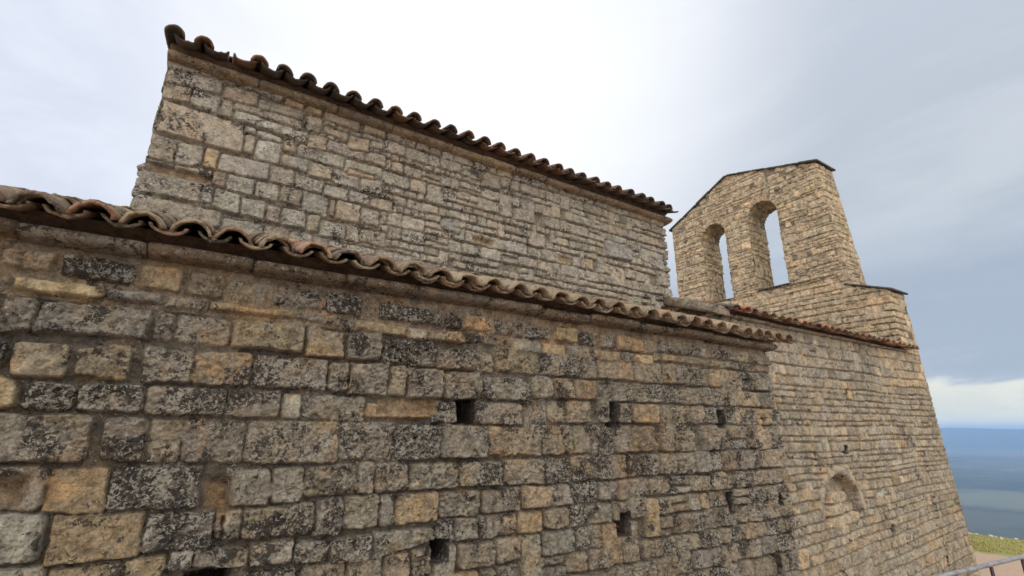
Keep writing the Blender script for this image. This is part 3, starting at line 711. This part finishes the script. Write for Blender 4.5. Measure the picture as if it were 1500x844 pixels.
# copings of the bell gable and the tower shoulder: thin dark slates that overhang a little
def coping_run(acc, p0, p1, x0, x1, th, seed, lens=(.3, .55), over=.0):
    """slabs laid along a sloping top edge from p0=(y,z) to p1"""
    r = np.random.RandomState(seed); p0 = np.array(p0, float); p1 = np.array(p1, float); Lt = np.hypot(*(p1 - p0)); d = (p1 - p0) / Lt; nrm = np.array([-d[1], d[0]])
    if nrm[1] < 0: nrm = -nrm
    t = 0
    while t < Lt - .02:
        L = min(r.uniform(*lens), Lt - t)
        if Lt - t - L < .12: L = Lt - t
        ex = r.normal(0, .012, 2); dz = abs(r.normal(0, .004))
        def base(V, t=t, dz=dz):
            W_ = V.copy(); tt = V[:, 0]; yy = V[:, 1]; zz = V[:, 2] + dz
            W_[:, 0] = yy; W_[:, 1] = p0[0] + d[0] * tt + nrm[0] * zz; W_[:, 2] = p0[1] + d[1] * tt + nrm[1] * zz
            return W_
        slab(acc, t, t + L - .004, [(x0 + ex[0], 0), (x1 + ex[1], 0), (x1 + ex[1], th), (x0 + ex[0], th)], col=np.array((.085, .078, .07)) * r.uniform(.8, 1.3), li=.2, seed=seed + t, amp=.004, base=base)
        t += L
acc = Acc()
coping_run(acc, (SB + .22 - .05, 5.83 + .015), (AY, AZ + .004), G_A - .05, G_W + .06, .035, 3)
coping_run(acc, (8.66, 5.60), (AY + .0, AZ + .006), G_A - .05, G_W + .06, .035, 4)
o = acc.build('gable_coping', M_GABLE); o.parent = bell_gable
acc = Acc()
coping_run(acc, (CP - .07, 2.615), (SB + .14, 2.615 + (SB + .14 - CP + .07) * .37), TA - .04, TW + .05, .035, 5, lens=(.3, .45))
o = acc.build('shoulder_coping', M_GABLE); o.parent = tower_wall
for k, (y0, y1, s, sp, cr) in enumerate(OPEN):
    acc = Acc(); coping_run(acc, (y0 - .0, s - .002), (y1 + .0, s + .002), G_A - .015, G_W + .01, .028, 20 + k, lens=(.9, 1.0))
    o = acc.build('window_sill', M_GABLE); o.parent = bell_gable

# ------------------------------------------------------------------ railing
m_rail, nt, b = new_mat('galvanised_steel')
tc = nt.nodes.new('ShaderNodeTexCoord').outputs['Object']
nt.links.new(mix(nt, ramp(nt, noise(nt, tc, 25, 4), .4, .7), (.36, .36, .37), (.22, .21, .21)), b.inputs['Base Color'])
b.inputs['Metallic'].default_value = .55; b.inputs['Roughness'].default_value = .5
m_post, nt, b = new_mat('rusty_painted_steel')
tc = nt.nodes.new('ShaderNodeTexCoord').outputs['Object']
nt.links.new(mix(nt, ramp(nt, noise(nt, tc, 40, 4), .4, .65), (.045, .025, .035), (.10, .045, .035)), b.inputs['Base Color'])
b.inputs['Roughness'].default_value = .6; b.inputs['Metallic'].default_value = .3
def tube(acc, p, q, r, n=12, col=(1, 1, 1)):
    p, q = np.array(p, float), np.array(q, float); d = q - p; L = np.linalg.norm(d); d /= L
    a = np.cross(d, (0, 0, 1)) if abs(d[2]) < .9 else np.cross(d, (0, 1, 0)); a /= np.linalg.norm(a); c = np.cross(d, a)
    th = np.linspace(0, 2 * math.pi, n, endpoint=False); ring = np.cos(th)[:, None] * a * r + np.sin(th)[:, None] * c * r
    V = np.concatenate([p + ring * .8, p + ring + d * r * .2, q + ring - d * r * .2, q + ring * .8, [p], [q]]); Q = []
    for k in range(3):
        for i in range(n): Q.append((k * n + i, k * n + (i + 1) % n, (k + 1) * n + (i + 1) % n, (k + 1) * n + i))
    for i in range(0, n, 2):
        Q.append((4 * n, (i + 2) % n, (i + 1) % n, i)); Q.append((4 * n + 1, 3 * n + i, 3 * n + (i + 1) % n, 3 * n + (i + 2) % n))
    acc.add(V, Q, col)
rail_y = lambda x: 1.129 + (x - 3.32) * (1.028 - 1.129) / .866
gzf = lambda x: -1.62 - .94 * float(sstep(np.array(2.0), np.array(10.0), np.array(x)))
railing = empty('metal_railing', (3.6, rail_y(3.6), gzf(3.6)))
railing['label'] = 'grey metal handrail on thin dark posts at the foot of the church tower'; railing['category'] = 'railing'
def rkid(o): o.parent = railing; o.location = tuple(-v for v in railing.location); return o
acc = Acc(); xa, xb = 1.4, 6.2
tube(acc, (xa, rail_y(xa), -.70), (xb, rail_y(xb), -.70), .0115, 14); rkid(acc.build('handrail', m_rail))
acc = Acc(); tube(acc, (xa, rail_y(xa), -1.40), (xb, rail_y(xb), -1.40), .009, 10); rkid(acc.build('bottom_rail', m_post))
x = 3.786 - 6 * .37
while x < xb:
    acc = Acc(); tube(acc, (x, rail_y(x), gzf(x) - .05), (x, rail_y(x), -.712), .0085, 10)
    rkid(acc.build('post', m_post)); x += .37

# ------------------------------------------------------------------ ground
m_dirt, nt, b = new_mat('dusty_ground')
geo = nt.nodes.new('ShaderNodeNewGeometry').outputs['Position']
n1 = noise(nt, geo, 1.2, 6, .6); n2 = noise(nt, geo, 22, 5, .65)
c = mix(nt, n1, (.36, .245, .17), (.46, .345, .25)); c = mix(nt, ramp(nt, n2, .4, .7, 0, .35), c, (.22, .15, .11))
gr = mix(nt, noise(nt, geo, 3.0, 5, .6), (.15, .17, .05), (.40, .33, .10))
gr = mix(nt, ramp(nt, n2, .35, .65, 0, .5), gr, (.16, .16, .05))
sx = nt.nodes.new('ShaderNodeSeparateXYZ'); nt.links.new(geo, sx.inputs[0])
gm = mth(nt, 'ADD', sx.outputs[0], mth(nt, 'MULTIPLY', noise(nt, geo, .9, 4), 1.2))
c = mix(nt, ramp(nt, gm, 15.35, 15.75), c, gr)
nt.links.new(c, b.inputs['Base Color']); b.inputs['Roughness'].default_value = .95
bp = nt.nodes.new('ShaderNodeBump'); bp.inputs['Distance'].default_value = .02; nt.links.new(n2, bp.inputs['Height']); nt.links.new(bp.outputs[0], b.inputs['Normal'])
def edge_x(y): return 17.35 + .25 * (fbm(y, y * 0, .6, 3, 3) - .5) * 2 + .03 * (y - 4.5)
def ground_z(x, y):
    z = -1.62 - .94 * sstep(2, 10, x)
    e = x - edge_x(y)
    z = z + .04 * (fbm(x, y, .5, 4, 9) - .5) - .10 * sstep(14.8, 17.4, x) * 0
    e = np.maximum(e, np.maximum(-x - 45, np.abs(y) - 50)); e = np.maximum(e, 0)
    return z - np.minimum(e * (1 + .5 * np.clip(e, 0, 1)), 46)
gx = axis([(-110, -10, 5, 2), (-10, 12, .5, .25), (12, 19, .08, .08), (19, 80, .3, 6)]); gy = axis([(-110, -12, 5, 1), (-12, 1, .8, .2), (1, 8, .08, .08), (8, 110, .3, 5)])
X, Y = np.meshgrid(gx, gy, indexing='ij')
V = np.stack([X, Y, ground_z(X, Y)], -1)
o = mesh_from('ground', V.reshape(-1, 3), grid_quads(len(gx), len(gy)), m_dirt); o['kind'] = 'structure'

# grass on the terrace edge
m_gr, nt, b = new_mat('dry_grass')
oi = nd(nt, 'ShaderNodeAttribute', attribute_name='Col').outputs['Color']; nt.links.new(oi, b.inputs['Base Color']); b.inputs['Roughness'].default_value = .8
r = np.random.RandomState(4); N = 26000
px = r.uniform(15.1, 17.7, N); py = r.uniform(-.5, 9, N); keep = (px + (fbm(px, py, .9, 3, 8) - .5) * 1.3 > 15.45) & (px < edge_x(py) + .1); px, py = px[keep], py[keep]; N = len(px)
pz = ground_z(px, py); h = r.uniform(.012, .034, N) * (1 + .8 * (fbm(px, py, 1.5, 3, 2) > .55)); w = r.uniform(.006, .014, N)
an = r.uniform(0, 6.28, N); lx, ly = r.normal(0, .4, N) * h, r.normal(0, .4, N) * h
V = np.stack([np.stack([px - np.cos(an) * w, py - np.sin(an) * w, pz - .01], -1), np.stack([px + np.cos(an) * w, py + np.sin(an) * w, pz - .01], -1), np.stack([px + lx, py + ly, pz + h], -1)], 1).reshape(-1, 3)
pal = np.array([(.44, .38, .13), (.28, .29, .09), (.20, .24, .07), (.50, .44, .20)]); cc = pal[r.randint(0, 4, N)] * r.uniform(.8, 1.2, (N, 1))
o = mesh_from('grass', V, np.arange(3 * N).reshape(-1, 3), m_gr, None, False, np.repeat(cc, 3, 0)); o['kind'] = 'stuff'
o['label'] = 'short yellow green grass along the terrace edge'
# pale pebbles and flower heads along the rim
acc = Acc()
for k in range(110):
    y = r.uniform(0, 9); x = float(edge_x(np.array(y))) - abs(r.normal(0, .10)); z = float(ground_z(np.array(x), np.array(y))); s = r.uniform(.015, .05)
    ph = np.linspace(0, 2 * math.pi, 8, endpoint=False); rings = []
    for el, rr_ in ((-.5, .7), (.1, 1), (.6, .75), (.9, .25)):
        rings.append(np.stack([x + np.cos(ph) * s * rr_ * r.uniform(.85, 1.2, 8), y + np.sin(ph) * s * rr_ * r.uniform(.85, 1.2, 8), np.full(8, z + el * s * .8)], -1))
    q = [(a * 8 + i, a * 8 + (i + 1) % 8, (a + 1) * 8 + (i + 1) % 8, (a + 1) * 8 + i) for a in range(3) for i in range(8)] + [(24, 25, 26, 27), (27, 28, 31, 24), (28, 29, 30, 31)]
    acc.add(np.concatenate(rings), q)
m_peb, nt, b = new_mat('limestone'); b.inputs['Base Color'].default_value = (.55, .54, .48, 1); b.inputs['Roughness'].default_value = .9
o = acc.build('gravel', m_peb); o['kind'] = 'stuff'; o['label'] = 'pale stones scattered along the grassy terrace rim'

# ------------------------------------------------------------------ plain and hills
m_pl, nt, b = new_mat('wooded_plain')
geo = nt.nodes.new('ShaderNodeNewGeometry').outputs['Position']
n1 = noise(nt, geo, .0012, 5, .6, .5); n2 = noise(nt, geo, .012, 6, .65)
c = mix(nt, ramp(nt, n2, .35, .65), (.007, .020, .016), (.034, .052, .036)); st = nt.nodes.new('ShaderNodeMapping'); st.inputs['Rotation'].default_value = (0, 0, .6); st.inputs['Scale'].default_value = (.0035, .0012, 1); nt.links.new(geo, st.inputs[0])
c = mix(nt, ramp(nt, n1, .50, .58, 0, .5), c, (.09, .10, .075)); c = mix(nt, ramp(nt, noise(nt, st.outputs[0], 1.0, 7, .65, .4), .54, .62, 0, .35), c, (.16, .15, .13))
v = nt.nodes.new('ShaderNodeTexVoronoi'); v.inputs['Scale'].default_value = .004; nt.links.new(geo, v.inputs['Vector'])
vp = nt.nodes.new('ShaderNodeVectorMath'); vp.operation = 'DOT_PRODUCT'; vp.inputs[1].default_value = (math.cos(R(15)), math.sin(R(15)), 0); nt.links.new(geo, vp.inputs[0])
pd = mth(nt, 'ADD', vp.outputs['Value'], mth(nt, 'MULTIPLY', mth(nt, 'SUBTRACT', noise(nt, geo, .0025, 6, .65), .5), 900))
fld = mth(nt, 'MULTIPLY', ramp(nt, pd, 1420, 1540), ramp(nt, pd, 1830, 1700))
c = mix(nt, mth(nt, 'MULTIPLY', fld, .75), c, (.135, .15, .10))
c = mix(nt, mth(nt, 'MULTIPLY', mth(nt, 'MULTIPLY', ramp(nt, pd, 3900, 4300), ramp(nt, pd, 5600, 5200)), .6), c, (.13, .095, .09))
nt.links.new(c, b.inputs['Base Color']); b.inputs['Roughness'].default_value = 1
PZ = -150.0
th = np.linspace(0, 2 * math.pi, 241); rd = np.concatenate([np.linspace(40, 300, 14), np.geomspace(340, 13000, 60)])
T, Rr = np.meshgrid(th, rd, indexing='ij'); X, Y = Rr * np.cos(T), Rr * np.sin(T)
Z = PZ + 118 * np.exp(-(Rr / 150) ** 2) + 6 * (fbm(X, Y, .002, 4, 3) - .5) * sstep(300, 900, Rr)
o = mesh_from('plain', np.stack([X, Y, Z], -1).reshape(-1, 3), grid_quads(len(th), len(rd)), m_pl); o['kind'] = 'structure'
rd = np.linspace(5600, 9500, 40); T, Rr = np.meshgrid(np.linspace(0, 2 * math.pi, 721), rd, indexing='ij'); X, Y = Rr * np.cos(T), Rr * np.sin(T)
k = (Rr - 5600) / 3900
Z = PZ - 8 + (160 + 60 * (fbm(X, Y, .00045, 4, 12) - .35)) * sstep(.02, .35, k) * (1 - .5 * sstep(.6, 1, k)) + 20 * (fbm(X, Y, .002, 4, 13) - .5)
o = mesh_from('hills', np.stack([X, Y, Z], -1).reshape(-1, 3), grid_quads(721, 40), m_pl); o['kind'] = 'structure'

# air
m_hz = bpy.data.materials.new('air'); m_hz.use_nodes = True; nt = m_hz.node_tree; nt.nodes.clear()
out = nt.nodes.new('ShaderNodeOutputMaterial'); pv = nt.nodes.new('ShaderNodeVolumePrincipled'); nt.links.new(pv.outputs[0], out.inputs['Volume'])
pv.inputs['Color'].default_value = (.38, .61, .97, 1); pv.inputs['Density'].default_value = HAZE; pv.inputs['Anisotropy'].default_value = 0.0
s_ = 13500
V = [(x, y, z) for z in (PZ - 14, 56) for y in (-s_, s_) for x in (-s_, s_)]
o = mesh_from('haze', V, [(0, 2, 3, 1), (4, 5, 7, 6), (0, 1, 5, 4), (2, 6, 7, 3), (0, 4, 6, 2), (1, 3, 7, 5)], m_hz, None, False); o['kind'] = 'stuff'
o['label'] = 'thin blue haze over the distant plain'

# ------------------------------------------------------------------ sky, sun
SAZ, SEL = R(62.8), R(39)           # direction towards the sun: angle from +x, elevation
w = bpy.data.worlds.new('World'); scene.world = w; w.use_nodes = True; nt = w.node_tree; nt.nodes.clear()
out = nt.nodes.new('ShaderNodeOutputWorld'); bg = nt.nodes.new('ShaderNodeBackground'); nt.links.new(bg.outputs[0], out.inputs[0])
sky = nt.nodes.new('ShaderNodeTexSky'); sky.sky_type = 'NISHITA'; sky.sun_disc = False; sky.sun_elevation = SEL; sky.sun_rotation = R(90) - SAZ
tc = nt.nodes.new('ShaderNodeTexCoord').outputs['Generated']
sp = nt.nodes.new('ShaderNodeSeparateXYZ'); nt.links.new(tc, sp.inputs[0])
mp = nt.nodes.new('ShaderNodeMapping'); mp.inputs['Scale'].default_value = (1, 1, 3.2); nt.links.new(tc, mp.inputs[0])
def dot(v):
    n = nt.nodes.new('ShaderNodeVectorMath'); n.operation = 'DOT_PRODUCT'; n.inputs[1].default_value = v; nt.links.new(tc, n.inputs[0]); return n.outputs['Value']
sd = (math.cos(SEL) * math.cos(SAZ), math.cos(SEL) * math.sin(SAZ), math.sin(SEL))
glow = ramp(nt, dot(sd), .80, 1.0)
cl = noise(nt, mp.outputs[0], 2.2, 7, .58, .5)
west = ramp(nt, dot((math.cos(R(14)), math.sin(R(14)), 0)), .38, 1.0)      # heavier cloud beyond the gable
base = mix(nt, west, (4.6, 4.9, 5.7), (3.35, 3.7, 4.2))
base = mix(nt, ramp(nt, cl, .40, .62, 0, .9), base, mix(nt, 1.0, base, (1.16, 1.15, 1.11), 'MULTIPLY'))
base = mix(nt, mth(nt, 'MULTIPLY', glow, .9), base, (6.7, 6.85, 7.1))
# low grey bank, then a bright streak near the horizon
z = sp.outputs[2]; zn = mth(nt, 'ADD', z, mth(nt, 'MULTIPLY', mth(nt, 'SUBTRACT', noise(nt, mp.outputs[0], 3.4, 6, .6, .5), .5), .17))
bank = mth(nt, 'MULTIPLY', ramp(nt, zn, .08, .12), ramp(nt, zn, .38, .18))
base = mix(nt, mth(nt, 'MULTIPLY', bank, mth(nt, 'MULTIPLY', west, .8)), base, (2.35, 2.85, 3.6))
streak = ramp(nt, zn, .105, .085)
base = mix(nt, streak, base, (5.5, 5.55, 4.9))
lowb = mth(nt, 'MULTIPLY', ramp(nt, noise(nt, mp.outputs[0], 6, 4, .5, .5), .45, .65), streak)
base = mix(nt, mth(nt, 'MULTIPLY', lowb, .45), base, (4.2, 4.4, 4.2))
back = ramp(nt, dot((-.56, -.83, .0)), .0, .8)  # unseen bright patch of sky, added to light the walls and gable
base = mix(nt, back, base, (BACK, BACK * .94, BACK * .865))
fin = mix(nt, .97, sky.outputs[0], base)
nt.links.new(fin, bg.inputs[0]); bg.inputs[1].default_value = 0.1
sun = bpy.data.lights.new('sun', 'SUN'); sun.energy = .9; sun.angle = R(12); sun.color = (1, .95, .88)
so = bpy.data.objects.new('sun', sun); COL.objects.link(so)
from mathutils import Vector
so.rotation_euler = Vector(sd).to_track_quat('Z', 'Y').to_euler(); so.location = (0, 0, 30)

# ------------------------------------------------------------------ camera
cam = bpy.data.cameras.new('camera'); co = bpy.data.objects.new('camera', cam); COL.objects.link(co); scene.camera = co
cam.sensor_width = 36; cam.lens = 715 / 1500 * 36; cam.clip_end = 30000; cam.clip_start = .05
co.location = (0, 0, 0); co.rotation_euler = (R(90 + 16.22), 0, R(57.08 - 90))
scene.view_settings.view_transform = 'Standard'; scene.view_settings.look = 'None'; scene.view_settings.exposure = EXPO; scene.view_settings.gamma = 1
scene.render.engine = 'CYCLES'; scene.cycles.use_denoising = True
scene.cycles.max_bounces = 6; scene.cycles.diffuse_bounces = 3; scene.cycles.volume_bounces = 1
